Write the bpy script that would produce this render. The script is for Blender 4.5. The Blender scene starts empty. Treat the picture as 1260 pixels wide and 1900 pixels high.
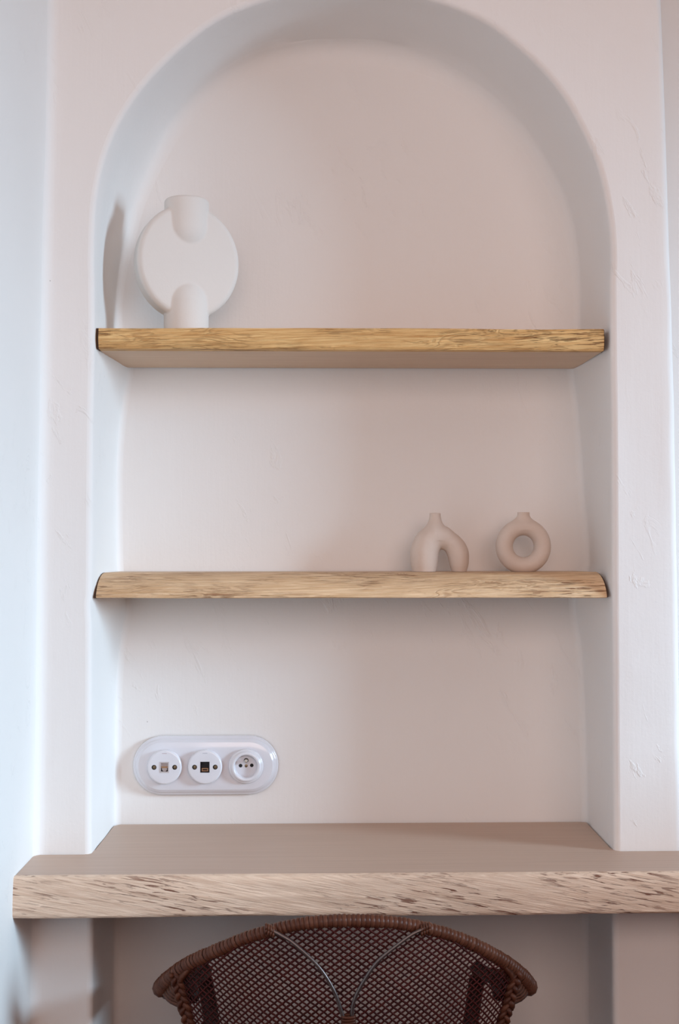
import bpy, math, random
import numpy as np
from mathutils import Vector, Matrix, noise

random.seed(7)
SC = bpy.context.scene
COL = SC.collection
R = math.radians

# ------------------------------------------------------------------ camera
cam_d = bpy.data.cameras.new('camera')
cam_d.sensor_fit = 'VERTICAL'
cam_d.sensor_height = 36.0
cam_d.lens = 36.0 * 2386.4 / 1900.0
cam_d.clip_start = 0.05
cam = bpy.data.objects.new('camera', cam_d)
COL.objects.link(cam)
cam.location = (-0.0688, -2.02, 1.2195)
cam.rotation_euler = (R(90) + 0.03065, 0.0007, -0.02301)
SC.camera = cam

# ------------------------------------------------------------------ world, light, exposure
world = bpy.data.worlds.new('world')
SC.world = world
world.use_nodes = True
wb = world.node_tree.nodes['Background']
wb.inputs['Color'].default_value = (0.70, 0.84, 1.0, 1)
wb.inputs['Strength'].default_value = 0.5

def area(name, loc, target, sx, sy, energy, color, spread=180):
    d = bpy.data.lights.new(name, 'AREA')
    d.shape = 'RECTANGLE'
    d.size, d.size_y = sx, sy
    d.energy = energy
    d.color = color
    d.spread = R(spread)
    o = bpy.data.objects.new(name, d)
    COL.objects.link(o)
    o.location = loc
    v = Vector(target) - Vector(loc)
    o.rotation_euler = v.to_track_quat('-Z', 'Y').to_euler()
    return o

# daylight falling through the window opening in the right-hand wall
area('window_daylight', (3.28, -1.22, 1.64), (-0.50, -0.30, 0.45), 0.70, 0.9, 19.6, (0.585, 0.81, 1.0), 62)
# added warm fill behind the camera; the rear wall opening is made for it
area('rear_fill', (0.42, -2.66, 1.80), (0.42, 0.0, 1.80), 2.0, 1.0, 22.2, (1.0, 0.705, 0.595))

SC.view_settings.view_transform = 'Standard'
SC.view_settings.look = 'None'
SC.view_settings.gamma = 1
SC.view_settings.use_curve_mapping = False
SC.view_settings.exposure = 0.0

# ------------------------------------------------------------------ material helpers
class NT:
    def __init__(self, name):
        self.m = bpy.data.materials.new(name)
        self.m.use_nodes = True
        self.t = self.m.node_tree
        self.b = self.t.nodes['Principled BSDF']
    def n(self, kind, **kw):
        nd = self.t.nodes.new(kind)
        for k, v in kw.items():
            setattr(nd, k, v)
        return nd
    def link(self, a, b):
        self.t.links.new(a, b)
    def coord(self, scale=(1, 1, 1), rot=(0, 0, 0), pre_rot=None):
        tc = self.n('ShaderNodeTexCoord')
        out = tc.outputs['Object']
        if pre_rot:
            m0 = self.n('ShaderNodeMapping')
            m0.inputs['Rotation'].default_value = pre_rot
            self.link(out, m0.inputs['Vector'])
            out = m0.outputs['Vector']
        mp = self.n('ShaderNodeMapping')
        mp.inputs['Scale'].default_value = scale
        mp.inputs['Rotation'].default_value = rot
        self.link(out, mp.inputs['Vector'])
        return mp.outputs['Vector']
    def noise(self, vec, scale=5, detail=3, rough=.5, dist=0):
        nd = self.n('ShaderNodeTexNoise')
        nd.inputs['Scale'].default_value = scale
        nd.inputs['Detail'].default_value = detail
        nd.inputs['Roughness'].default_value = rough
        nd.inputs['Distortion'].default_value = dist
        self.link(vec, nd.inputs['Vector'])
        return nd.outputs['Fac']
    def ramp(self, fac, stops):
        nd = self.n('ShaderNodeValToRGB')
        e = nd.color_ramp.elements
        while len(e) < len(stops):
            e.new(0.5)
        for el, (p, c) in zip(e, stops):
            el.position = p
            el.color = (c, c, c, 1) if not isinstance(c, tuple) else (*c, 1)
        self.link(fac, nd.inputs['Fac'])
        return nd.outputs['Color']
    def mix(self, fac, a, b, mode='MIX'):
        nd = self.n('ShaderNodeMix', data_type='RGBA', blend_type=mode)
        for s, v in ((nd.inputs[0], fac), (nd.inputs[6], a), (nd.inputs[7], b)):
            if isinstance(v, (int, float)):
                s.default_value = v
            elif isinstance(v, tuple):
                s.default_value = (*v, 1)
            else:
                self.link(v, s)
        return nd.outputs[2]
    def math(self, op, a, b=0.0):
        nd = self.n('ShaderNodeMath', operation=op)
        for s, v in ((nd.inputs[0], a), (nd.inputs[1], b)):
            if isinstance(v, (int, float)):
                s.default_value = v
            else:
                self.link(v, s)
        return nd.outputs[0]
    def color(self, v):
        if isinstance(v, tuple):
            self.b.inputs['Base Color'].default_value = (*v, 1)
        else:
            self.link(v, self.b.inputs['Base Color'])
    def bump(self, h, strength=.2, dist=.01, prev=None):
        nd = self.n('ShaderNodeBump')
        nd.inputs['Strength'].default_value = strength
        nd.inputs['Distance'].default_value = dist
        self.link(h, nd.inputs['Height'])
        if prev is not None:
            self.link(prev, nd.inputs['Normal'])
        self.link(nd.outputs['Normal'], self.b.inputs['Normal'])
        return nd.outputs['Normal']
    def set(self, **kw):
        for k, v in kw.items():
            self.b.inputs[k].default_value = v

def simple(name, col, rough=.5, metal=0.0, bump=0.0, bscale=60, var=.06, coat=0.0):
    m = NT(name)
    v = m.coord()
    f = m.noise(v, bscale * .4, 3)
    c1 = tuple(min(1, x * (1 + var)) for x in col)
    c2 = tuple(x * (1 - var) for x in col)
    m.color(m.mix(f, c1, c2))
    m.set(Roughness=rough, Metallic=metal)
    if coat:
        m.set(**{'Coat Weight': coat, 'Coat Roughness': .08})
    if bump:
        m.bump(m.noise(v, bscale, 4), bump, .002)
    return m.m

def plaster(name, col):
    m = NT(name)
    v = m.coord()
    tone = m.noise(v, 2.2, 4, .55)
    c = m.mix(tone, tuple(x * .975 for x in col), tuple(min(1, x * 1.02) for x in col))
    # a few tiny pits
    pit = m.n('ShaderNodeTexVoronoi')
    pit.inputs['Scale'].default_value = 9
    m.link(v, pit.inputs['Vector'])
    pm = m.ramp(pit.outputs['Distance'], [(0.007, 1.0), (0.012, 0.0)])
    c = m.mix(m.math('MULTIPLY', pm, .5), c, (.35, .3, .27))
    m.color(c)
    m.set(Roughness=.72)
    m.b.inputs['Specular IOR Level'].default_value = .3
    lumps = m.noise(v, 6, 3, .5)
    n1 = m.bump(lumps, .35, .006)
    strokes = m.noise(m.coord((140, 140, 9)), 1, 3, .6)
    n2 = m.bump(strokes, .14, .0014, n1)
    # trowel scratches and small scabs
    sv = m.coord((26, 26, 9), pre_rot=(0, R(24), 0))
    s1 = m.ramp(m.noise(sv, 1.3, 5, .62, .8), [(.60, 0.0), (.66, 1.0), (.72, .3)])
    mask = m.ramp(m.noise(v, 3.1, 2), [(.50, 0.0), (.62, 1.0)])
    n3 = m.bump(m.math('MULTIPLY', s1, mask), .34, .0024, n2)
    grit = m.noise(v, 160, 3, .6)
    m.bump(grit, .16, .0012, n3)
    return m.m

def wood(name, light, mid, dark, fleck=.5, tilt=0.0, fleck_scale=(9, 60, 60), th=.60, grain=(5, 70, 70), bump=.3, rough=.6, rings=.0, bands=.35):
    m = NT(name)
    pr = (0, R(tilt), 0)
    g = m.noise(m.coord(grain, pre_rot=pr), 1, 6, .62, .6)
    c = m.mix(m.ramp(g, [(.36, 0.0), (.66, 1.0)]), light, mid)
    broad = m.noise(m.coord((2.2, 9, 12), pre_rot=pr), 1, 3, .5, .4)
    c = m.mix(m.math('MULTIPLY', m.ramp(broad, [(.42, 0.0), (.70, 1.0)]), bands), c, tuple((a + b) / 2 for a, b in zip(mid, dark)))
    h = g
    if rings:
        w = m.n('ShaderNodeTexNoise')
        w.inputs['Scale'].default_value = 1.0
        w.inputs['Detail'].default_value = 2
        w.inputs['Distortion'].default_value = 2.2
        m.link(m.coord((7, 30, 40), pre_rot=pr), w.inputs['Vector'])
        lines = m.math('ABSOLUTE', m.math('SUBTRACT', m.math('FRACT', m.math('MULTIPLY', w.outputs['Fac'], 7.0)), .5))
        lm = m.ramp(lines, [(.03, 1.0), (.26, 0.0)])
        keep = m.ramp(m.noise(m.coord((11, 20, 26)), 1, 3, .6), [(.48, 0.0), (.60, 1.0)])
        lm = m.math('MULTIPLY', lm, keep)
        c = m.mix(m.math('MULTIPLY', lm, rings), c, dark)
        h = m.math('SUBTRACT', h, m.math('MULTIPLY', lm, .35))
    f = m.noise(m.coord(fleck_scale, pre_rot=pr), 1, 4, .55, .5)
    area_m = m.ramp(m.noise(m.coord((4.5, 14, 16), pre_rot=pr), 1, 2, .5), [(.40, 0.0), (.60, 1.0)])
    fm = m.math('MULTIPLY', m.ramp(f, [(th, 0.0), (th + .07, 1.0)]), area_m)
    c = m.mix(m.math('MULTIPLY', fm, fleck), c, dark)
    m.color(c)
    m.set(Roughness=rough)
    m.b.inputs['Specular IOR Level'].default_value = .3
    m.bump(m.math('SUBTRACT', h, m.math('MULTIPLY', fm, .5)), bump, .003)
    return m.m

M = {}
M['plaster'] = plaster('white_lime_plaster', (.885, .865, .845))
M['floor'] = simple('terracotta_floor', (.13, .032, .018), .6, bump=.2, bscale=20)
M['rear'] = simple('clay_plaster', (.26, .17, .13), .8)
M['desk_top'] = wood('planed_oak', (.58, .425, .335), (.52, .375, .29), (.40, .27, .20), .22, 0, (4, 260, 160), .62, (3, 260, 160), .05, .45, bands=.25)
M['desk_edge'] = wood('raw_oak_edge', (.97, .77, .60), (.76, .55, .405), (.20, .072, .04), .92, -10, (26, 170, 300), .555, (14, 200, 300), .7, .65, bands=.28)
M['shelf_under'] = wood('sawn_oak', (.74, .55, .40), (.66, .475, .335), (.46, .30, .20), .3, 0, (7, 240, 200), .60, (5, 260, 200), .1, .6)
M['shelf_edge'] = wood('golden_oak_edge', (.97, .66, .30), (.68, .36, .125), (.25, .10, .03), .8, 2, (30, 300, 420), .555, (14, 230, 380), .9, .6, rings=.33, bands=.5)
M['shelf_edge_pale'] = wood('pale_oak_edge', (.95, .70, .45), (.72, .46, .245), (.28, .11, .045), .8, 1, (26, 260, 380), .555, (12, 210, 340), .9, .6, rings=.33, bands=.5)
M['end'] = simple('dark_gap_shade', (.07, .035, .022), .85, bump=.4)  # dark brown that paints the shade in the shelf end gaps
M['vase_white'] = simple('chalk_white_ceramic', (.80, .765, .725), .75, bump=.08, bscale=300, var=.01)
M['vase_sand'] = simple('sand_ceramic', (.72, .61, .535), .8, bump=.12, bscale=300, var=.02)
M['porcelain'] = simple('white_porcelain', (.78, .78, .83), .18, var=.005, coat=.6)
M['dark_plastic'] = simple('black_plastic', (.012, .013, .02), .3)
M['grey_plastic'] = simple('grey_plastic', (.55, .50, .50), .35)
M['metal'] = simple('nickel_metal', (.62, .58, .52), .25, 1.0)
M['brass'] = simple('aged_brass', (.26, .20, .13), .35, 1.0)
M['copper'] = simple('copper_contact', (.60, .36, .22), .3, 1.0)
M['mark'] = simple('grey_pink_print', (.50, .38, .42), .5)
M['mark_grey'] = simple('grey_print', (.45, .46, .52), .5)
M['hole'] = simple('dark_recess', (.01, .009, .009), .8)
M['iron'] = simple('grey_iron_rod', (.15, .125, .12), .35, .85, bump=.1)

def cane(name, c1, c2, rough):
    m = NT(name)
    oi = m.n('ShaderNodeObjectInfo')
    v = m.coord((40, 40, 40))
    f = m.noise(v, 1, 3)
    k = m.math('ADD', m.math('MULTIPLY', oi.outputs['Random'], .7), m.math('MULTIPLY', f, .3))
    m.color(m.mix(k, c1, c2))
    m.set(Roughness=rough)
    m.b.inputs['Specular IOR Level'].default_value = .22
    m.bump(m.noise(m.coord((400, 60, 60)), 1, 2), .15, .001)
    return m.m
M['strand'] = cane('dark_red_cane', (.028, .0024, .0018), (.066, .0075, .005), .6)
M['wrap'] = cane('brown_wrapped_cane', (.075, .024, .013), (.135, .052, .030), .32)
M['braid'] = cane('brown_braided_cane', (.055, .016, .009), (.12, .042, .022), .45)
M['core'] = simple('dark_rattan_core', (.016, .004, .003), .6)

# ------------------------------------------------------------------ object helpers
def mesh_obj(name, verts, faces, mat, parent=None, loc=(0, 0, 0), smooth=True, sharp=None):
    me = bpy.data.meshes.new(name)
    me.from_pydata([tuple(map(float, v)) for v in verts], [], [tuple(int(i) for i in f) for f in faces])
    me.update()
    me.materials.append(mat)
    if smooth:
        me.shade_smooth()
        if sharp:
            me.set_sharp_from_angle(angle=R(sharp))
    o = bpy.data.objects.new(name, me)
    COL.objects.link(o)
    o.location = loc
    if parent:
        o.parent = parent
    return o

def thing(name, label, cat, loc=(0, 0, 0), group=None):
    o = bpy.data.objects.new(name, None)
    o.empty_display_size = .05
    COL.objects.link(o)
    o.location = loc
    return tag(o, label, cat, group)

def tag(o, label, cat, group=None):
    o['label'] = label
    o['category'] = cat
    if group:
        o['group'] = group
    return o

def struct(o):
    o['kind'] = 'structure'
    return o

def interp(pts, t):
    xs = [p[0] for p in pts]
    return float(np.interp(t, xs, [p[1] for p in pts]))

def grid_faces(nr, nc, flip=False, close=False):
    F = []
    for i in range(nr - 1):
        for j in range(nc if close else nc - 1):
            a, b = i * nc + j, i * nc + (j + 1) % nc
            c, d = (i + 1) * nc + (j + 1) % nc, (i + 1) * nc + j
            F.append((a, d, c, b) if flip else (a, b, c, d))
    return F

def tube(pts, rad, seg=8, caps=True, squash=1.0):
    pts = [Vector(p) for p in pts]
    n = len(pts)
    rads = [rad] * n if isinstance(rad, (int, float)) else rad
    V, up = [], None
    for i, p in enumerate(pts):
        t = (pts[min(i + 1, n - 1)] - pts[max(i - 1, 0)]).normalized()
        if up is None:
            up = Vector((0, 0, 1)) if abs(t.z) < .9 else Vector((0, -1, 0))
        up = (up - t * up.dot(t)).normalized()
        side = t.cross(up)
        for k in range(seg):
            a = 2 * math.pi * k / seg
            V.append(p + (side * math.cos(a) * squash + up * math.sin(a)) * rads[i])
    F = grid_faces(n, seg, close=True)
    if caps:
        F.append(tuple(range(seg))[::-1])
        F.append(tuple((n - 1) * seg + k for k in range(seg)))
    return V, F

def box(x0, x1, y0, y1, z0, z1):
    V = [(x, y, z) for z in (z0, z1) for y in (y0, y1) for x in (x0, x1)]
    F = [(0, 2, 3, 1), (4, 5, 7, 6), (0, 1, 5, 4), (2, 6, 7, 3), (0, 4, 6, 2), (1, 3, 7, 5)]
    return V, F

def lathe_y(profile, seg=48, cx=0, cz=0, cap=True):
    """profile: list of (radius, y); revolved about the Y axis at (cx, cz)"""
    V = []
    for r, y in profile:
        for k in range(seg):
            a = 2 * math.pi * k / seg
            V.append((cx + r * math.cos(a), y, cz + r * math.sin(a)))
    F = grid_faces(len(profile), seg, close=True)
    if cap:
        F.append(tuple((len(profile) - 1) * seg + k for k in range(seg)))
    return V, F

def catmull(pts, n):
    pts = [Vector(p) for p in pts]
    P = [2 * pts[0] - pts[1]] + pts + [2 * pts[-1] - pts[-2]]
    out = []
    m = len(pts) - 1
    for i in range(n):
        u = i / (n - 1) * m
        k = min(int(u), m - 1)
        t = u - k
        a, b, c, d = P[k:k + 4]
        out.append(.5 * ((2 * b) + (c - a) * t + (2 * a - 5 * b + 4 * c - d) * t * t + (3 * b - a - 3 * c + d) * t ** 3))
    return out

def smooth_interp(pts, t):
    """monotone-ish smooth interpolation of sorted (t, v) pairs"""
    xs = [p[0] for p in pts]
    ys = [p[1] for p in pts]
    if t <= xs[0]:
        return ys[0]
    if t >= xs[-1]:
        return ys[-1]
    k = max(i for i in range(len(xs)) if xs[i] <= t)
    k = min(k, len(xs) - 2)
    h = xs[k + 1] - xs[k]
    def sl(i):
        if i == 0 or i == len(xs) - 1:
            return 0 if len(xs) < 3 else ((ys[1] - ys[0]) / (xs[1] - xs[0]) if i == 0 else (ys[-1] - ys[-2]) / (xs[-1] - xs[-2]))
        d0 = (ys[i] - ys[i - 1]) / (xs[i] - xs[i - 1])
        d1 = (ys[i + 1] - ys[i]) / (xs[i + 1] - xs[i])
        return 0 if d0 * d1 <= 0 else 2 * d0 * d1 / (d0 + d1)
    u = (t - xs[k]) / h
    m0, m1 = sl(k) * h, sl(k + 1) * h
    return ((2 * u**3 - 3 * u**2 + 1) * ys[k] + (u**3 - 2 * u**2 + u) * m0 + (-2 * u**3 + 3 * u**2) * ys[k + 1] + (u**3 - u**2) * m1)

def surface_nets(f, lo, hi, step):
    """mesh of f = 0 (f < 0 inside) on a regular grid"""
    xs = [np.arange(lo[i], hi[i] + step, step) for i in range(3)]
    X, Y, Z = np.meshgrid(*xs, indexing='ij')
    S = f(X, Y, Z)
    n = S.shape
    corners = [(i, j, k) for i in (0, 1) for j in (0, 1) for k in (0, 1)]
    sl = lambda c: tuple(slice(c[a], n[a] - 1 + c[a]) for a in range(3))
    vals = np.stack([S[sl(c)] for c in corners], -1)
    neg = vals < 0
    act = neg.any(-1) & ~neg.all(-1)
    acc = np.zeros(act.shape + (3,))
    cnt = np.zeros(act.shape)
    for a in range(8):
        for b in range(a + 1, 8):
            ca, cb = corners[a], corners[b]
            if sum(abs(p - q) for p, q in zip(ca, cb)) != 1:
                continue
            va, vb = vals[..., a], vals[..., b]
            cr = (va < 0) != (vb < 0)
            d = np.where(cr, va - vb, 1.0)
            t = np.where(cr, va / d, 0)
            for ax in range(3):
                acc[..., ax] += np.where(cr, ca[ax] + t * (cb[ax] - ca[ax]), 0)
            cnt += cr
    idx = -np.ones(act.shape, dtype=int)
    ii = np.argwhere(act)
    idx[act] = np.arange(len(ii))
    P = acc[act] / cnt[act][:, None] + ii
    V = P * step + np.array(lo)
    F = []
    for ax in range(3):
        u, v = (ax + 1) % 3, (ax + 2) % 3
        a0 = [slice(None)] * 3
        a1 = [slice(None)] * 3
        a0[ax] = slice(0, n[ax] - 1)
        a1[ax] = slice(1, n[ax])
        s0, s1 = S[tuple(a0)] < 0, S[tuple(a1)] < 0
        for e in np.argwhere(s0 != s1):
            if e[u] == 0 or e[v] == 0 or e[u] >= n[u] - 1 or e[v] >= n[v] - 1:
                continue
            q = []
            for du, dv in ((-1, -1), (0, -1), (0, 0), (-1, 0)):
                c = list(e)
                c[u] += du
                c[v] += dv
                q.append(idx[tuple(c)])
            F.append(tuple(q) if s0[tuple(e)] else tuple(q[::-1]))
    return V, F

def smin(a, b, k):
    h = np.clip(.5 + .5 * (b - a) / k, 0, 1)
    return b * (1 - h) + a * h - k * h * (1 - h)

# ================================================================== THE SETTING
D = 0.22            # niche depth
ZSPRING = 1.65
XL = [(0, -.502), (.75, -.4958), (.9877, -.4924), (1.2393, -.4915), (1.49, -.4889), (1.75, -.4863), (1.877, -.4829), (2.09, -.4808), (2.7, -.478)]
XR = [(0, .520), (1.07, .5146), (1.24, .5126), (1.41, .5116), (1.667, .5061), (1.84, .5024), (1.97, .4992), (2.10, .4951), (2.7, .488)]
FL = [(0, -.405), (.64, -.405), (.70, -.406), (.75, -.4085), (.9875, -.4095), (1.1, -.4098), (1.135, -.412), (1.155, -.4098), (1.408, -.4092), (1.544, -.4074), (1.65, -.4085)]
FR = [(0, .4045), (.64, .405), (.75, .4085), (1.0, .4088), (1.409, .4095), (1.54, .409), (1.65, .409)]
BL = [(0, -.405), (.72, -.405), (.87, -.4046), (.98, -.4033), (1.055, -.3981), (1.1294, -.3882), (1.16, -.3882), (1.186, -.4025), (1.335, -.4049), (1.41, -.4025), (1.485, -.3944), (1.538, -.3871), (1.565, -.388), (1.59, -.4065), (1.65, -.4065)]
BR = [(0, .411), (.75, .4133), (.866, .4122), (.96, .41), (1.053, .404), (1.1328, .3931), (1.16, .3931), (1.189, .42), (1.335, .4105), (1.468, .401), (1.54, .3938), (1.565, .394), (1.59, .4055), (1.65, .4055)]
FA = [(.41, 1.71), (.4018, 1.7817), (.3875, 1.8395), (.3646, 1.8914), (.3364, 1.9432), (.3022, 1.9865), (.2593, 2.0269), (.2163, 2.0600), (.1587, 2.0875), (.1028, 2.1035), (-.0132, 2.1122), (-.1288, 2.0985), (-.204, 2.0690), (-.2466, 2.0400), (-.2866, 2.0050), (-.323, 1.9660), (-.3543, 1.9234), (-.377, 1.8810), (-.3937, 1.8346), (-.405, 1.7771), (-.4090, 1.7)]
BA = [(.4044, 1.7154), (.3972, 1.7794), (.3795, 1.8425), (.3512, 1.8998), (.3257, 1.9430), (.2782, 1.9980), (.2469, 2.0260), (.1926, 2.0640), (.145, 2.0875), (.0689, 2.1062), (-.0072, 2.1113), (-.0831, 2.1060), (-.1684, 2.0850), (-.2252, 2.0540), (-.2817, 2.0050), (-.3127, 1.9662), (-.338, 1.9212), (-.3566, 1.8800), (-.3734, 1.8380), (-.3937, 1.7498), (-.4040, 1.69)]

def polar(pts, r0, r1):
    P = [(math.atan2(z - ZSPRING, x), math.hypot(x, z - ZSPRING)) for x, z in pts]
    return [(0, r0)] + P + [(math.pi, r1)]
PF = polar(FA, .409, .4085)
PB = polar(BA, .4055, .4065)

# outline samples, from the floor on the left over the arch to the floor on the right
zs = sorted(set([round(z, 4) for z in np.concatenate([np.linspace(0, .7, 12), np.linspace(.7, 1.65, 64)])]))
NA = 33
outline = []        # (front point, back point, outward normal, is_arch_amount)
for z in zs[:-1]:
    outline.append((Vector((smooth_interp(FL, z), z)), Vector((smooth_interp(BL, z), z)), Vector((-1, 0)), 0.0))
NL = len(outline)
for i in range(2 * NA - 1):
    th = math.pi * (1 - i / (2 * NA - 2))
    d = Vector((math.cos(th), math.sin(th)))
    o = Vector((0, ZSPRING))
    outline.append((o + d * smooth_interp(PF, th), o + d * smooth_interp(PB, th), d, math.sin(th)))
for z in zs[:-1][::-1]:
    outline.append((Vector((smooth_interp(FR, z), z)), Vector((smooth_interp(BR, z), z)), Vector((1, 0)), 0.0))
NO = len(outline)
MID = NL + NA - 1

def wob(x, z, amp, s=3.0, seed=0.0):
    return amp * noise.noise(Vector((x * s + seed, z * s, seed * 1.7)))

def build_niche():
    V, F = [], []
    RB = .0095
    prof_f = [(RB * (1 - math.sin(a)), RB * (1 - math.cos(a))) for a in np.linspace(math.pi / 2, 0, 6)]
    rows = []
    for k, (pf, pb, n, arch) in enumerate(outline):
        rf = .011 + .020 * arch
        if n.x > .5 and arch < .9 and pf.y > 1.5:
            rf = .011 + .020 * arch
        row = []
        for (y, off) in prof_f:                       # rounded front arris
            q = pf + n * off
            row.append((q.x, y, q.y))
        for t in np.linspace(.12, .86, 6):            # reveal
            q = pf.lerp(pb, t)
            w = wob(t * 2 + k * .02, q.y, .0016, 4, 5.0)
            q = q + n * w
            row.append((q.x, D * t, q.y))
        for a in np.linspace(0, math.pi / 2, 6):      # soft inner corner
            q = pb - n * (rf * (1 - math.cos(a)))
            row.append((q.x, D - rf + rf * math.sin(a), q.y))
        rows.append(row)
    nc = len(rows[0])
    for r in rows:
        V += r
    F += grid_faces(NO, nc, flip=False)
    # back of the niche: join left and right ends row by row
    NB = 26
    base = len(V)
    nrow = MID + 1
    for i in range(nrow):
        a = Vector(rows[i][-1])
        b = Vector(rows[NO - 1 - i][-1])
        for j in range(NB):
            t = j / (NB - 1)
            q = a.lerp(b, t)
            edge = min(1, 5 * min(t, 1 - t))
            V.append((q.x, q.y + edge * wob(q.x, q.z, .0012, 3.0, 9.0), q.z))
    F += grid_faces(nrow, NB)
    # facade: rows from the left corner to the ring and from the ring to the right corner, then above
    RL, RR = .016, .012
    def left_cols(z, ring_x):
        xl = smooth_interp(XL, z)
        cols = []
        for a in np.linspace(0, math.pi / 2, 5):      # soft inner corner to the left wall
            cols.append((xl + RL * (1 - math.sin(a)) * 1.0, -RL * math.cos(a), z)) if False else cols.append((xl + RL * (1 - math.cos(a)), -RL * (1 - math.sin(a)), z))
        for t in np.linspace(0, 1, 9)[1:]:
            x = xl + RL + (ring_x - xl - RL) * t
            e = min(1, 4 * min(t, 1 - t))
            cols.append((x, e * wob(x, z, .0014, 4, 2.0), z))
        return cols
    def right_cols(z, ring_x):
        xr = smooth_interp(XR, z)
        rr = RR * (1 + .25 * noise.noise(Vector((0, 0, z * 9))))
        cols = []
        for t in np.linspace(0, 1, 9)[:-1]:
            x = ring_x + (xr - rr - ring_x) * t
            e = min(1, 4 * min(t, 1 - t))
            cols.append((x, e * wob(x, z, .0016, 4, 3.0), z))
        for a in np.linspace(0, math.pi / 2, 6):
            cols.append((xr - rr * (1 - math.sin(a)), rr * (1 - math.cos(a)), z))
        cols.append((xr, .10, z))
        cols.append((xr, .20, z))
        return cols
    Lr, Rr = [], []
    for i in range(MID + 1):
        q = rows[i][0]
        Lr.append(left_cols(q[2], q[0]))
        q = rows[NO - 1 - i][0]
        Rr.append(right_cols(q[2], q[0]))
    for z in np.linspace(Lr[-1][-1][2], 2.7, 9)[1:]:
        Lr.append(left_cols(z, Lr[MID][-1][0]))
        Rr.append(right_cols(z, Rr[MID][0][0]))
    for G in (Lr, Rr):
        base = len(V)
        for r in G:
            V += r
        n = len(G[0])
        F += [tuple(base + q for q in f) for f in grid_faces(len(G), n)]
    # fix back-wall face offsets
    return V, F, nc, NB, nrow

V, F, nc, NB, nrow = build_niche()
nb_faces = (nrow - 1) * (NB - 1)
nreveal = (NO - 1) * (nc - 1)
off = NO * nc
F = [f if i < nreveal or i >= nreveal + nb_faces else tuple(q + off for q in f) for i, f in enumerate(F)]
struct(mesh_obj('wall_back', V, F, M['plaster'], sharp=50))

# left wall, meeting the niche wall in a soft corner
V = []
ys = [-.0159, -.06, -.12, -.2, -.35, -.6, -1.0, -1.6, -2.4, -3.6]
zl = np.linspace(0, 2.7, 46)
for z in zl:
    for y in ys:
        e = min(1, (-y - .0159) * 8)
        V.append((smooth_interp(XL, z) + e * wob(y, z, .003, 3, 4.0), y, z))
struct(mesh_obj('wall_left', V, grid_faces(len(zl), len(ys), flip=True), M['plaster']))

# recessed wall beyond the right-hand corner, with its soffit
V, F = box(.46, 3.3, .20, .30, 0, 2.7)
struct(mesh_obj('wall_recess', V, F, M['plaster'], smooth=False))
# right wall with the window opening
def wall_right():
    V, F = [], []
    for b in (box(3.3, 3.5, -3.6, -1.60, 0, 2.7), box(3.3, 3.5, -.80, .3, 0, 2.7), box(3.3, 3.5, -1.60, -.80, 0, 1.05), box(3.3, 3.5, -1.60, -.80, 2.2, 2.7)):
        n = len(V)
        V += b[0]
        F += [tuple(i + n for i in f) for f in b[1]]
    return V, F
V, F = wall_right()
struct(mesh_obj('wall_right', V, F, M['rear'], smooth=False))
V, F = [], []
for b in (box(-.6, 3.5, -2.72, -2.62, 0, 1.28), box(-.6, 3.5, -2.72, -2.62, 2.32, 2.7), box(1.45, 3.5, -2.72, -2.62, 1.28, 2.32)):
    F += [tuple(i + len(V) for i in f) for f in b[1]]
    V += b[0]
struct(mesh_obj('wall_rear', V, F, M['rear'], smooth=False))
V, F = box(1.2, 1.3, -1.5, .20, 0, .985)  # unseen low wall, added to keep low window light off the piers
struct(mesh_obj('light_blocker', V, F, M['rear'], smooth=False))
V, F = box(-.6, 3.5, -3.6, .3, -.06, 0)
struct(mesh_obj('floor', V, F, M['floor'], smooth=False))
V, F = box(-.6, 3.5, -3.6, .3, 2.7, 2.8)
struct(mesh_obj('ceiling', V, F, M['plaster'], smooth=False))

# ================================================================== DESK
def live_edge(name, x0, x1, prof, nx, mat, parent, amp, seed, wave=None, loc=(0, 0, 0), sharp=None, groove=.0):
    """front strip of a slab: prof is a list of (y, z) from the top back of the strip over the front to the bottom back"""
    V = []
    npf = len(prof)
    for i in range(nx):
        x = x0 + (x1 - x0) * i / (nx - 1)
        for k, (y, z) in enumerate(prof):
            inner = 0 < k < npf - 1
            w = 0.0
            dz = 0.0
            if inner:
                w = amp * noise.noise(Vector((x * 9 + seed, z * 22, seed))) + amp * .5 * noise.noise(Vector((x * 34, z * 90, seed + 3)))
                w += groove * max(0, noise.noise(Vector((x * 5, z * 130, seed + 8))))
                dz = amp * .6 * noise.noise(Vector((x * 11 + seed, 1.5 if k < npf / 2 else 7.5, seed)))
            if wave:
                dz += wave(x, k / (npf - 1)) if inner else 0
            V.append((x, y + w, z + dz))
    F = grid_faces(nx, npf)
    n = len(V)
    F.append(tuple(range(npf))[::-1])
    F.append(tuple((nx - 1) * npf + k for k in range(npf)))
    # closed at the back
    for i in range(nx - 1):
        F.append((i * npf, (i + 1) * npf, (i + 1) * npf + npf - 1, i * npf + npf - 1)[::-1])
    return mesh_obj(name, V, [f[::-1] for f in F], mat, parent, loc, sharp=sharp or 40)

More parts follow.
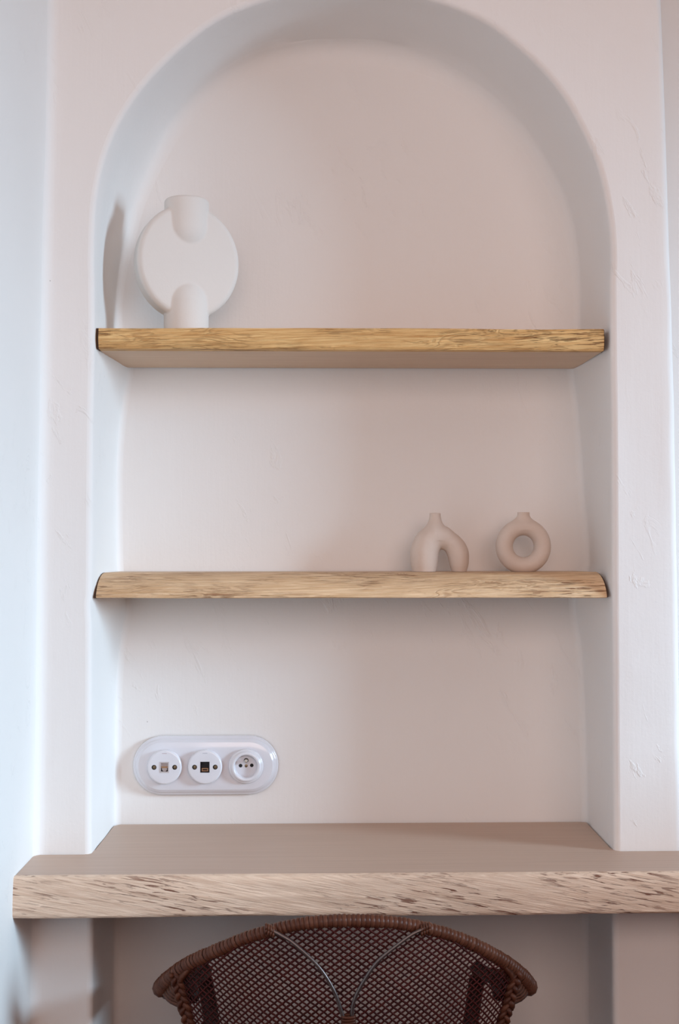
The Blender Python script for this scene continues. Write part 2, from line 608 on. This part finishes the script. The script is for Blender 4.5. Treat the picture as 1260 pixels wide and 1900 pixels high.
desk = thing('desk', 'thick oak slab desk with raw front edge fitted under the niche', 'desk', (0, 0, .69))
YD = -.139
def prism(outline2, z0, z1, bev=.0):
    n = len(outline2)
    V = [(x, y, z0) for x, y in outline2] + [(x, y, z1) for x, y in outline2]
    F = [tuple(range(n))[::-1], tuple(range(n, 2 * n))]
    F += [(i, (i + 1) % n, n + (i + 1) % n, n + i) for i in range(n)]
    return V, F
XD1 = 1.19
tong = [(XD1, YD + .012), (XD1, -.002), (.419, -.002)]
for t in np.linspace(0, 1, 9):                      # right curved shoulder into the niche
    tong.append((.417 - .0145 * math.sin(t * math.pi / 2) + .004 * t, -.002 + .03 * t))
for t in np.linspace(.1, 1, 8):
    tong.append((.4068 + .0030 * t, .028 + .186 * t))
tong.append((.401, .2175))
tong.append((-.396, .2175))
for t in np.linspace(0, 1, 8):
    tong.append((-.4040 - .0026 * t, .206 - .178 * t))
for t in np.linspace(.1, 1, 9):
    tong.append((-.4066 - .0110 * math.sin(t * math.pi / 2), .028 - .03 * t))
tong += [(-.489, -.002), (-.4955, -.010), (-.4955, YD + .012)]
V, F = prism(tong[::-1], 0, .060)
mesh_obj('slab', V, [f[::-1] for f in F], M['desk_top'], desk, smooth=False)
def desk_wave(x, v):
    top = v < .5
    w = .0016 * noise.noise(Vector((x * 3.1, 2.0 if top else 9.0, 1.0)))
    return w
prof = [(YD + .012, .060), (YD + .006, .0600), (YD + .0015, .0588)] + [(YD - .002 * math.sin(t * math.pi), .056 - .052 * t) for t in np.linspace(0, 1, 14)] + [(YD + .003, .0008), (YD + .012, 0.0)]
le = live_edge('live_edge', -.4985, XD1, prof, 420, M['desk_edge'], desk, .0016, 2.0, desk_wave, groove=-.0012)
le['label'] = 'raw oak front edge with dark diagonal flecks'

# ================================================================== SHELVES
def shelf(z0, th, prof, edge_mat, label, seed, ends, xs, group, yb):
    root = thing('wall_shelf', label, 'shelf', (0, 0, z0), group)
    x0, x1 = xs
    o = [(x0, yb), (x1, yb), (x1 - .002, .16), (x1 - .006, .2175), (x0 + .006, .2175), (x0 + .002, .16)]
    V, F = prism(o, 0, th)
    mesh_obj('board', V, F, M['shelf_under'], root, smooth=False)
    e = live_edge('live_edge', x0, x1, prof, 300, edge_mat, root, .0014, seed, lambda x, v: .0016 * noise.noise(Vector((x * 4, v * 2, seed))), groove=-.0014)
    e['label'] = 'rough natural front edge'
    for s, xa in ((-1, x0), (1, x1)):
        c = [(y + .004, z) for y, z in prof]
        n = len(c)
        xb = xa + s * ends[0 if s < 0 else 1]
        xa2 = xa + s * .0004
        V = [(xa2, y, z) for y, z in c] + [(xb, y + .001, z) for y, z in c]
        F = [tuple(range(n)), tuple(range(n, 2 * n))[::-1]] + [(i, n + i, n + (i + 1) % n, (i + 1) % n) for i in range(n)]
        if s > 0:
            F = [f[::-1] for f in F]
        g = mesh_obj('gap_shade', V, F, M['end'], root, smooth=False)  # strip filling the end gap, its shade put into the colour
        g['label'] = 'dark strip coloured as the shade in the gap beside the board'
    return root

T1 = .0345
p1 = [(.030, T1), (.016, T1), (.0105, T1 - .001)] + [(.0085 + .001 * math.cos(t * 6), T1 - .003 - (T1 - .0065) * t) for t in np.linspace(0, 1, 12)] + [(.012, .0004), (.03, 0.0)]
shelf(1.5395, T1, p1, M['shelf_edge'], 'upper golden oak shelf with squared live edge carrying the large white disc vase', 5.0, (.006, .002), (-.4025, .3995), 'live-edge shelves in the niche', .030)
T2 = .0395
p2 = [(.10, T2), (.085, T2 - .0004), (.068, T2 - .0025), (.052, T2 - .0060), (.040, T2 - .0105), (.030, T2 - .0150), (.0225, T2 - .0200), (.0165, T2 - .0255), (.012, .0085), (.0095, .0040), (.009, .0012), (.014, .0002), (.10, 0.0)]
shelf(1.1457, T2, p2, M['shelf_edge_pale'], 'lower pale oak shelf with sloping live edge carrying the two small sand vases', 9.0, (.004, .003), (-.4045, .4015), 'live-edge shelves in the niche', .10)

# ================================================================== VASES
def vase_mesh(name, f, lo, hi, step, mat, loc, rotz, label, group=None):
    V, F = surface_nets(f, lo, hi, step)
    o = mesh_obj(name, V, F, mat, None, loc)
    o.rotation_euler = (0, 0, rotz)
    return tag(o, label, 'vase', group)

def f_disc(x, y, z):
    zc = z - .1230
    r = np.sqrt((x * 1.10)**2 + zc**2)
    RD = .0945
    e = .0105
    flat = .0215 + .0045 * (1 - np.clip(r / RD, 0, 1)**2)      # faintly domed faces
    lens = np.sqrt(np.maximum(np.abs(y) - flat + e, 0)**2 + np.maximum(r - RD + e, 0)**2) - e
    ra = .0368
    rho = np.sqrt(x**2 + y**2)
    def stub(zz, end):                                          # upright cylinder with a rounded inner end
        return np.where(zz < end + ra, np.sqrt(rho**2 + ((zz - end - ra) * .95)**2), rho) - ra
    neck = stub(zc, .0196)
    foot = stub(-zc, .0300)
    top = z - .2290
    cap = np.sqrt(np.maximum(rho - ra + .006, 0)**2 + np.maximum(top + .006, 0)**2) - .006
    neck = np.where(z > .20, np.maximum(neck, cap), neck)
    body = smin(smin(lens, neck, .0022), foot, .0022)
    body = np.maximum(body, -z)
    bore = np.maximum(rho - .027, .207 - z)
    return np.maximum(body, -bore)
vase_mesh('disc_vase', f_disc, (-.104, -.05, -.004), (.104, .05, .245), .0014, M['vase_white'], (-.2735, .105, 1.574), R(19),
          'large white disc vase with cylindrical neck and foot on the upper shelf')

def seg(x, z, y, a, b, ra, rb, dy):
    ax, az = a
    bx, bz = b
    t = np.clip(((x - ax) * (bx - ax) + (z - az) * (bz - az)) / ((bx - ax)**2 + (bz - az)**2), 0, 1)
    rr = ra + (rb - ra) * t
    return np.sqrt((x - ax - t * (bx - ax))**2 + (z - az - t * (bz - az))**2 + (y * dy)**2) - rr
def f_arch(x, y, z):
    dy = .88
    P = [(-.0262, -.010, .0195), (-.0262, .018, .0208), (-.0257, .034, .0216), (-.0205, .049, .0205), (-.0095, .0605, .0182), (.0060, .0580, .0166)]
    Q = [(.0332, -.010, .0112), (.0325, .016, .0142), (.0312, .030, .0157), (.0268, .0410, .0148), (.0190, .0498, .0138), (.0060, .0580, .0166)]
    d = None
    for L in (P, Q):
        e = None
        for (x0, z0, r0), (x1, z1, r1) in zip(L[:-1], L[1:]):
            s = seg(x, z, y, (x0, z0), (x1, z1), r0, r1, dy)
            e = s if e is None else smin(e, s, .009)
        d = e if d is None else smin(d, e, .007)
    neck = np.sqrt((x + .0076)**2 + y**2) - (.0094 + .012 * np.clip((.0955 - z) / .032, 0, 1)**1.6)
    neck = np.maximum(neck, np.maximum(z - .0995, .055 - z))
    d = smin(d, neck, .006)
    d = np.maximum(d, z - .0988)
    d = np.maximum(d, -z)
    bore = np.maximum(np.sqrt((x + .0076)**2 + y**2) - .0062, .078 - z)
    return np.maximum(d, -bore)
vase_mesh('arch_vase', f_arch, (-.055, -.035, -.003), (.055, .035, .104), .00105, M['vase_sand'], (.1500, .145, 1.1854), 0,
          'small sand vase shaped like an arch with two legs and a narrow neck')

def f_ring(x, y, z):
    zc = z - .0425
    r = np.sqrt((x + .0005)**2 + zc**2)
    d = np.sqrt((r - .0326)**2 + (y * .82)**2) - .0143
    ky = 1 + .7 * np.clip((.0975 - z) / .018, 0, 1)
    neck = np.sqrt(x**2 + (y * ky)**2) - (.0103 + .014 * np.clip((.0965 - z) / .026, 0, 1)**1.7)
    neck = np.maximum(neck, np.maximum(z - .1005, .076 - z))
    d = smin(d, neck, .009)
    d = np.maximum(d, z - .1000)
    d = np.maximum(d, -z)
    bore = np.maximum(np.sqrt(x**2 + y**2) - .0066, .08 - z)
    return np.maximum(d, -bore)
vase_mesh('ring_vase', f_ring, (-.055, -.03, -.003), (.055, .03, .105), .00105, M['vase_sand'], (.2920, .145, 1.1854), R(3),
          'small sand vase shaped like an upright ring with a short neck')

# ================================================================== OUTLET PANEL
out = thing('outlet_panel', 'white porcelain outlet panel with three round inserts on the niche wall above the desk', 'outlet', (-.248, .2185, .8515))
def stadium(r, half, n=24):
    P = []
    for k in range(n + 1):
        a = math.pi / 2 - math.pi * k / n
        P.append((half + r * math.cos(a), r * math.sin(a)))
    for k in range(n + 1):
        a = -math.pi / 2 - math.pi * k / n
        P.append((-half + r * math.cos(a), r * math.sin(a)))
    return P
steps = [(.0505, 0), (.0505, -.0045), (.0498, -.0065), (.0482, -.0074), (.0460, -.0080), (.0452, -.0095), (.0446, -.0115), (.0430, -.0128), (.0418, -.0132), (.0412, -.0140), (.0400, -.0146), (.020, -.0146)]
V = []
for r, y in steps:
    V += [(x, y, z) for x, z in stadium(r, .0745)]
n = len(stadium(.05, .07))
F = grid_faces(len(steps), n, close=True)
F.append(tuple((len(steps) - 1) * n + k for k in range(n)))
mesh_obj('backplate', V, [f[::-1] for f in F], M['porcelain'], out, sharp=60)

def round_rect_prism(cx, cz, w, h, y0, y1):
    return box(cx - w / 2, cx + w / 2, y0, y1, cz - h / 2, cz + h / 2)
def frame_box(cx, cz, w, h, wi, hi, y0, y1):
    a = [(-w, -h), (w, -h), (w, h), (-w, h)]
    b = [(-wi, -hi), (wi, -hi), (wi, hi), (-wi, hi)]
    V = []
    for ring, y in ((a, y1), (a, y0), (b, y0), (b, y1)):
        V += [(cx + x / 2, y, cz + z / 2) for x, z in ring]
    F = []
    for k in range(3):
        for i in range(4):
            F.append((k * 4 + i, k * 4 + (i + 1) % 4, (k + 1) * 4 + (i + 1) % 4, (k + 1) * 4 + i))
    return V, F

def disc_insert(name, cx, mark):
    # round porcelain cover with a square hole in the middle
    seg = 48
    prof = [(.0292, -.0146), (.0292, -.0225), (.0287, -.0243), (.0276, -.0252), (.0262, -.0255)]
    V, F = lathe_y(prof, seg, cx, 0, cap=False)
    last = (len(prof) - 1) * seg
    hw, hh = .0078, .0092
    base = len(V)
    for k in range(seg):
        a = 2 * math.pi * k / seg
        c, s = math.cos(a), math.sin(a)
        t = min(hw / max(abs(c), 1e-6), hh / max(abs(s), 1e-6))
        V.append((cx + c * t, -.0255, s * t))
    for k in range(seg):
        V.append((V[base + k][0], -.017, V[base + k][2]))
    for k in range(seg):
        j = (k + 1) % seg
        F.append((last + k, last + j, base + j, base + k))
        F.append((base + k, base + j, base + seg + j, base + seg + k))
    o = mesh_obj(name, V, [f[::-1] for f in F], M['porcelain'], out, sharp=50)
    for s in (-1, 1):
        V, F = lathe_y([(.0042, -.0254), (.0041, -.0257), (.0030, -.0257)], 20, cx + s * .0176, 0)
        mesh_obj('screw_hole', V, [f[::-1] for f in F], M['hole'], o, sharp=40)
        V, F = lathe_y([(.0029, -.0256), (.0026, -.0262), (.0012, -.0264)], 16, cx + s * .0176 + .0006, .0003)
        sc = mesh_obj('screw', V, [f[::-1] for f in F], M['brass'], o, sharp=40)
        sc['label'] = 'sunken dark brass screw'
    V, F = box(cx - .0040, cx + .0040, -.0258, -.0254, .0232, .0240)
    mesh_obj('printed_mark', V, F, mark, o, smooth=False)
    return o
net = disc_insert('network_insert', -.0690, M['mark'])
net['label'] = 'round insert with grey network jack'
V, F = frame_box(-.0690, 0, .0156, .0184, .0122, .0146, -.0262, -.018)
mesh_obj('jack_frame', V, [f[::-1] for f in F], M['grey_plastic'], net, smooth=False)
V, F = box(-.0690 - .0068, -.0690 + .0068, -.0215, -.018, .0010, .0080)
mesh_obj('jack_shutter', V, F, M['grey_plastic'], net, smooth=False)
V, F = box(-.0690 - .0056, -.0690 + .0056, -.0235, -.020, -.0015, .0012)
mesh_obj('contact_strip', V, F, M['copper'], net, smooth=False)
V, F = box(-.0690 - .0070, -.0690 + .0070, -.0180, -.0172, -.0085, .0085)
mesh_obj('jack_opening', V, F, M['hole'], net, smooth=False)
V, F = lathe_y([(.0046, -.0225), (.0042, -.0228), (.0028, -.0228)], 20, -.0690, -.0030)
mesh_obj('jack_latch', V, [f[::-1] for f in F], M['grey_plastic'], net, sharp=40)

usb = disc_insert('media_insert', .0, M['mark_grey'])
usb['label'] = 'round insert with black media port'
V, F = frame_box(0, 0, .0156, .0184, .0140, .0168, -.0258, -.018)
mesh_obj('port_frame', V, [f[::-1] for f in F], M['dark_plastic'], usb, smooth=False)
V, F = box(-.0072, .0072, -.0200, -.0172, -.0086, .0086)
mesh_obj('port_block', V, F, M['dark_plastic'], usb, smooth=False)
V, F = box(-.0070, .0070, -.0232, -.020, .0010, .0020)
mesh_obj('port_ridge', V, F, M['dark_plastic'], usb, smooth=False)
V, F = frame_box(0, -.0046, .0112, .0054, .0078, .0024, -.0245, -.020)
mesh_obj('port_collar', V, [f[::-1] for f in F], M['copper'], usb, smooth=False)

cx = .0698
V, F = lathe_y([(.0296, -.0146), (.0296, -.0190), (.0290, -.0206), (.0275, -.0214), (.0262, -.0216), (.0256, -.0230), (.0246, -.0246), (.0228, -.0252), (.0210, -.0250), (.0199, -.0240), (.0194, -.0220), (.0190, -.0160), (.0186, -.0150)], 56, cx, 0)
pw = mesh_obj('power_insert', V, [f[::-1] for f in F], M['porcelain'], out, sharp=60)
pw['label'] = 'round earthed power socket'
for dx, dz, r in ((-.0096, .0006, .0031), (.0096, .0010, .0031), (0, .0002, .0027)):
    V, F = lathe_y([(r, -.0152), (r * .9, -.0154)], 18, cx + dx, dz)
    mesh_obj('contact_hole' if dx else 'centre_screw', V, [f[::-1] for f in F], M['hole'] if dx else M['brass'], pw)
V, F = lathe_y([(.0030, -.0150), (.0030, -.0235), (.0024, -.0250), (.0012, -.0256)], 18, cx, .0096)
mesh_obj('earth_pin', V, [f[::-1] for f in F], M['metal'], pw, sharp=50)
V, F = lathe_y([(.0040, -.0151), (.0034, -.0153)], 18, cx, .0096)
mesh_obj('pin_collar', V, [f[::-1] for f in F], M['hole'], pw)

# ================================================================== RATTAN CHAIR
XC = -.0165
chair = thing('rattan_chair', 'dark red-brown rattan tub chair with open woven back tucked under the desk', 'chair', (XC, -.05, 0))
CY = -.05       # root offset in y: local = world - (XC, CY)
RX, RYD, YB = .2790, .175, -.255
def plan_y(u):
    q = min(.999, abs(u) / RX)
    return YB + RYD * (1 - math.sqrt(1 - q * q))
def loc(p):
    return Vector((p[0] - XC, p[1] - CY, p[2]))
# rim centre line (world x offset from XC -> z)
RIMZ = [(-.2720, .5780), (-.2650, .5920), (-.2530, .6090), (-.2420, .6210), (-.2260, .6370), (-.1960, .6570), (-.1700, .6720), (-.1400, .6890), (-.1050, .7010), (-.0600, .7135), (0, .7180), (.0600, .7140), (.1050, .7030), (.1400, .6910), (.1700, .6755), (.1960, .6590), (.2260, .6360), (.2420, .6200), (.2530, .6070), (.2650, .5900), (.2720, .5750)]
def rim_point(th):
    u = RX * .97 * math.sin(th)
    return Vector((u + XC, plan_y(u), smooth_interp(RIMZ, u)))
rim = [rim_point(t) for t in np.linspace(-math.pi / 2, math.pi / 2, 161)]
armL = [Vector((XC - RX * .972 + .24 * (y + .06), y, .574 - .25 * (y + .07))) for y in np.linspace(.13, -.06, 12)]
armR = [Vector((XC + RX * .972 - .24 * (y + .06), y, .571 - .25 * (y + .07))) for y in np.linspace(-.06, .13, 12)]
rim_all = armL + rim[2:-2] + armR
for _ in range(3):                                  # even spacing, then ease the bends into the arms
    acc = [0.0]
    for a, b in zip(rim_all[:-1], rim_all[1:]):
        acc.append(acc[-1] + (b - a).length)
    ev = np.linspace(0, acc[-1], 220)
    rim_all = [Vector([float(np.interp(e, acc, [p[k] for p in rim_all])) for k in range(3)]) for e in ev]
    for _k in range(5):
        rim_all = [rim_all[0]] + [(a + 2 * b + c) / 4 for a, b, c in zip(rim_all[:-2], rim_all[1:-1], rim_all[2:])] + [rim_all[-1]]
def rim_rad(p):
    u = abs(p.x - XC)
    return float(np.interp(u, [0, .15, .22, .26, .29], [.0085, .0085, .0100, .0120, .0125]))
V, F = tube([loc(p) for p in rim_all], [rim_rad(p) * .86 for p in rim_all], 10)
mesh_obj('rim_core', V, F, M['core'], chair)

# the cane wound round the rim, one turn after another
seg_n = 10
WV = []
for t, r in ((-.5, .93), (-.3, 1.03), (0, 1.08), (.3, 1.03), (.5, .93)):
    for k in range(seg_n):
        a = 2 * math.pi * k / seg_n
        WV.append((t, math.cos(a) * r, math.sin(a) * r))
wrap_me = bpy.data.meshes.new('cane_wrap')
wrap_me.from_pydata(WV, [], [f for f in grid_faces(5, seg_n, close=True)])
wrap_me.materials.append(M['wrap'])
wrap_me.shade_smooth()
L = [0.0]
for a, b in zip(rim_all[:-1], rim_all[1:]):
    L.append(L[-1] + (b - a).length)
pitch = .0063
nw = int(L[-1] / pitch)
for i in range(nw):
    s = (i + .5) * L[-1] / nw
    k = max(j for j in range(len(L)) if L[j] <= s)
    k = min(k, len(L) - 2)
    t = (s - L[k]) / (L[k + 1] - L[k])
    p = rim_all[k].lerp(rim_all[k + 1], t)
    tan = (rim_all[min(k + 2, len(L) - 1)] - rim_all[max(k - 1, 0)]).normalized()
    up = Vector((0, -.3, 1))
    up = (up - tan * up.dot(tan)).normalized()
    side = tan.cross(up)
    # a little slant, as a winding has
    tan2 = (tan + up * .10 + side * .04 * random.uniform(-1, 1)).normalized()
    up2 = (up - tan2 * up.dot(tan2)).normalized()
    side2 = tan2.cross(up2)
    r = rim_rad(p) * random.uniform(.97, 1.04)
    mw = Matrix((tan2, side2, up2)).transposed().to_4x4()
    o = bpy.data.objects.new('cane_wrap', wrap_me)
    COL.objects.link(o)
    o.parent = chair
    o.matrix_local = Matrix.Translation(loc(p)) @ mw @ Matrix.Diagonal((pitch * random.uniform(.98, 1.06), r, r, 1))

# shell of the back: u across, z down to the seat
def kz(z):
    return 1 + 1.25 * (z - .61)
def shell(u, z):
    k = kz(z)
    q = min(.985, abs(u) / .2810)
    return Vector((XC + u * k, YB + .03 * (1 - k) + RYD * k * (1 - math.sqrt(1 - q * q)), z))
UM = .236
ss = [0.0]
us = np.linspace(0, UM, 120)
for a, b in zip(us[:-1], us[1:]):
    ss.append(ss[-1] + (shell(b, .61) - shell(a, .61)).length)
SM = ss[-1]
def u_of_s(s):
    return math.copysign(float(np.interp(abs(s), ss, us)), s)
def rim_z_at(x):
    return smooth_interp(RIMZ, x - XC)
PX, PZ = .01145, .00870          # lattice: horizontal and vertical pitch of the holes
ZT, ZB = .716, .40
def strand(c, sgn):
    """diagonal cane strand: s = c + sgn * (ZT - z) * PX / PZ"""
    pts, k0 = [], 0
    dz = PZ / 2
    i = 0
    z = ZT
    while z > ZB:
        s = c + sgn * (ZT - z) * PX / PZ
        if abs(s) <= SM:
            u = u_of_s(s)
            p = shell(u, z)
            if z < rim_z_at(p.x) - .002:
                nrm = (shell(u + .004, z) - shell(u - .004, z)).normalized().cross(Vector((0, 0, 1)))
                pts.append((p + nrm * (.0007 * (1 if (i % 2) else -1) * sgn), nrm))
        i += 1
        z -= dz
    return pts
def ribbon(pts, w, t):
    V = []
    n = len(pts)
    for i, (p, nrm) in enumerate(pts):
        tg = (pts[min(i + 1, n - 1)][0] - pts[max(i - 1, 0)][0]).normalized()
        side = tg.cross(nrm).normalized()
        p = loc(p)
        V += [p - side * w, p + nrm * t, p + side * w, p - nrm * t]
    F = grid_faces(n, 4, close=True)
    return V, F
ncount = 0
span = SM + (ZT - ZB) * PX / PZ
nk = int(span / PX) + 1
for sgn in (1, -1):
    for k in range(-nk, nk + 1):
        pts = strand(k * PX + (0 if sgn > 0 else PX * .0), sgn)
        if len(pts) < 3:
            continue
        V, F = ribbon(pts, .00142 * random.uniform(.88, 1.1), .0007)
        mesh_obj('cane_strand', V, F, M['strand'], chair, smooth=True)
        ncount += 1
print('strands', ncount, 'wraps', nw)

# plaited side edges of the back
for sgn in (-1, 1):
    line = []
    for z in np.linspace(.622, .36, 130):
        p = shell(sgn * (UM + .003), z)
        line.append(p)
    V, F = tube([loc(p) for p in line], .0062, 8)
    mesh_obj('edge_post', V, F, M['core'], chair)
    for j in range(3):
        pts = []
        for i, p in enumerate(line):
            a = i * .42 + j * 2 * math.pi / 3
            q = p + Vector((.0062 * math.sin(a), -.0055 - .0028 * math.sin(2 * a), 0))
            pts.append(loc(q))
        V, F = tube(pts, .0036, 6, squash=1.25)
        mesh_obj('braid_strand', V, F, M['braid'], chair)

# arm ends: web between the wound rim and the lower arm bar
for sgn in (-1, 1):
    xr = XC + sgn * RX * .972
    zb = .570 if sgn < 0 else .567
    post = shell(sgn * UM, .595)
    # lower bar
    line = catmull([(xr + sgn * .004, -.060, zb - .002), (xr - sgn * .008, -.095, zb - .003), (xr - sgn * .030, -.125, zb + .002), tuple(post + Vector((0, -.002, -.022)))], 16)
    V, F = tube([loc(p) for p in line], [.0085] * 8 + [.0075] * 8, 8)
    mesh_obj('arm_bar', V, F, M['braid'], chair)
    # straps fanning from the post top to the rim
    fan = bpy.data.objects
    for i in range(9):
        t = i / 8
        th = sgn * (math.asin(.80) + (math.asin(.985) - math.asin(.80)) * t)
        a = rim_point(th) + Vector((0, -.002, -.004))
        b = post + Vector((sgn * .004, -.003, .018 - .034 * t))
        pts = catmull([a, a.lerp(b, .5) + Vector((sgn * .003, -.004, -.001)), b], 6)
        nrm = Vector((sgn * .4, -1, 0)).normalized()
        V, F = ribbon([(p, nrm) for p in pts], .0042, .0016)
        mesh_obj('arm_strap', V, F, M['braid'], chair)
    # front arm post and inner arm rail
    xf = xr - sgn * .0456
    V, F = tube([loc(Vector((xf, .13, .515))), loc(Vector((xf - sgn * .015, .12, .43))), loc(Vector((xf - sgn * .04, .08, .34)))], .013, 10)
    mesh_obj('arm_post', V, F, M['core'], chair)
    V, F = tube([loc(Vector((xf - sgn * .002, .12, .532))), loc(Vector((xr - sgn * .03, .02, .545))), loc(post + Vector((-sgn * .012, .012, -.008)))], .011, 10)
    mesh_obj('arm_rail', V, F, M['core'], chair)

# bent iron stays on the back
def on_back(x, z, off=.010):
    u = (x - XC) / kz(z)
    return shell(u, z) + Vector((0, -off, 0))
stayL = [(-.1233, .7075), (-.108, .7000), (-.0907, .6895), (-.058, .6600), (-.0375, .6290), (-.0275, .6020), (-.0220, .578), (-.0215, .52), (-.0215, .38)]
stayR = [(.0885, .7075), (.070, .7000), (.0517, .6880), (.0235, .6660), (.0050, .6410), (-.0085, .6150), (-.0120, .590), (-.0120, .52), (-.0120, .38)]
for st in (stayL, stayR):
    V, F = tube([loc(p) for p in catmull([on_back(x, z) for x, z in st], 48)], .0026, 8)
    o = mesh_obj('back_stay', V, F, M['iron'], chair)
    o['label'] = 'bent grey iron rod'
    p = on_back(*st[0], .006)
    for j in range(4):
        t = (j - 1.5) * .0034
        q = p + Vector((t * (1 if st is stayL else -1), -.002, -.0015 * j))
        V, F = tube([loc(q + Vector((0, -.0045 * math.cos(a), .0065 * math.sin(a)))) for a in np.linspace(0, 2 * math.pi, 12)], .0019, 5)
        mesh_obj('stay_binding', V, F, M['wrap'], chair)
for j in range(8):
    z = .592 - j * .0042
    c = on_back(-.0168, z, .010)
    V, F = tube([loc(c + Vector((.0088 * math.cos(a), .0042 * math.sin(a), .0006 * math.sin(a + j)))) for a in np.linspace(0, 2 * math.pi, 14)], .0021, 5)
    mesh_obj('stay_binding', V, F, M['braid'], chair)

# seat and legs, below the frame of the photograph
V = []
nr = 9
for i in range(nr):
    t = i / (nr - 1)
    for k in range(32):
        a = 2 * math.pi * k / 32
        V.append(loc(Vector((XC + .205 * t * math.cos(a), -.04 + .185 * t * math.sin(a), .345 - .018 * (1 - t * t)))))
for k in range(32):
    a = 2 * math.pi * k / 32
    V.append(loc(Vector((XC + .205 * math.cos(a), -.04 + .185 * math.sin(a), .320))))
mesh_obj('seat', V, grid_faces(nr + 1, 32, close=True), M['strand'], chair)
V, F = tube([loc(Vector((XC + .208 * math.cos(a), -.04 + .188 * math.sin(a), .340))) for a in np.linspace(0, 2 * math.pi, 49)], .014, 10, caps=False)
mesh_obj('seat_rail', V, F, M['wrap'], chair)
for sx in (-1, 1):
    for sy in (-1, 1):
        V, F = tube([loc(Vector((XC + sx * .145, -.04 + sy * .125, .335))), loc(Vector((XC + sx * .175, -.04 + sy * .155, .2))), loc(Vector((XC + sx * .195, -.04 + sy * .175, 0)))], .010, 10)
        mesh_obj('leg', V, F, M['iron'], chair)
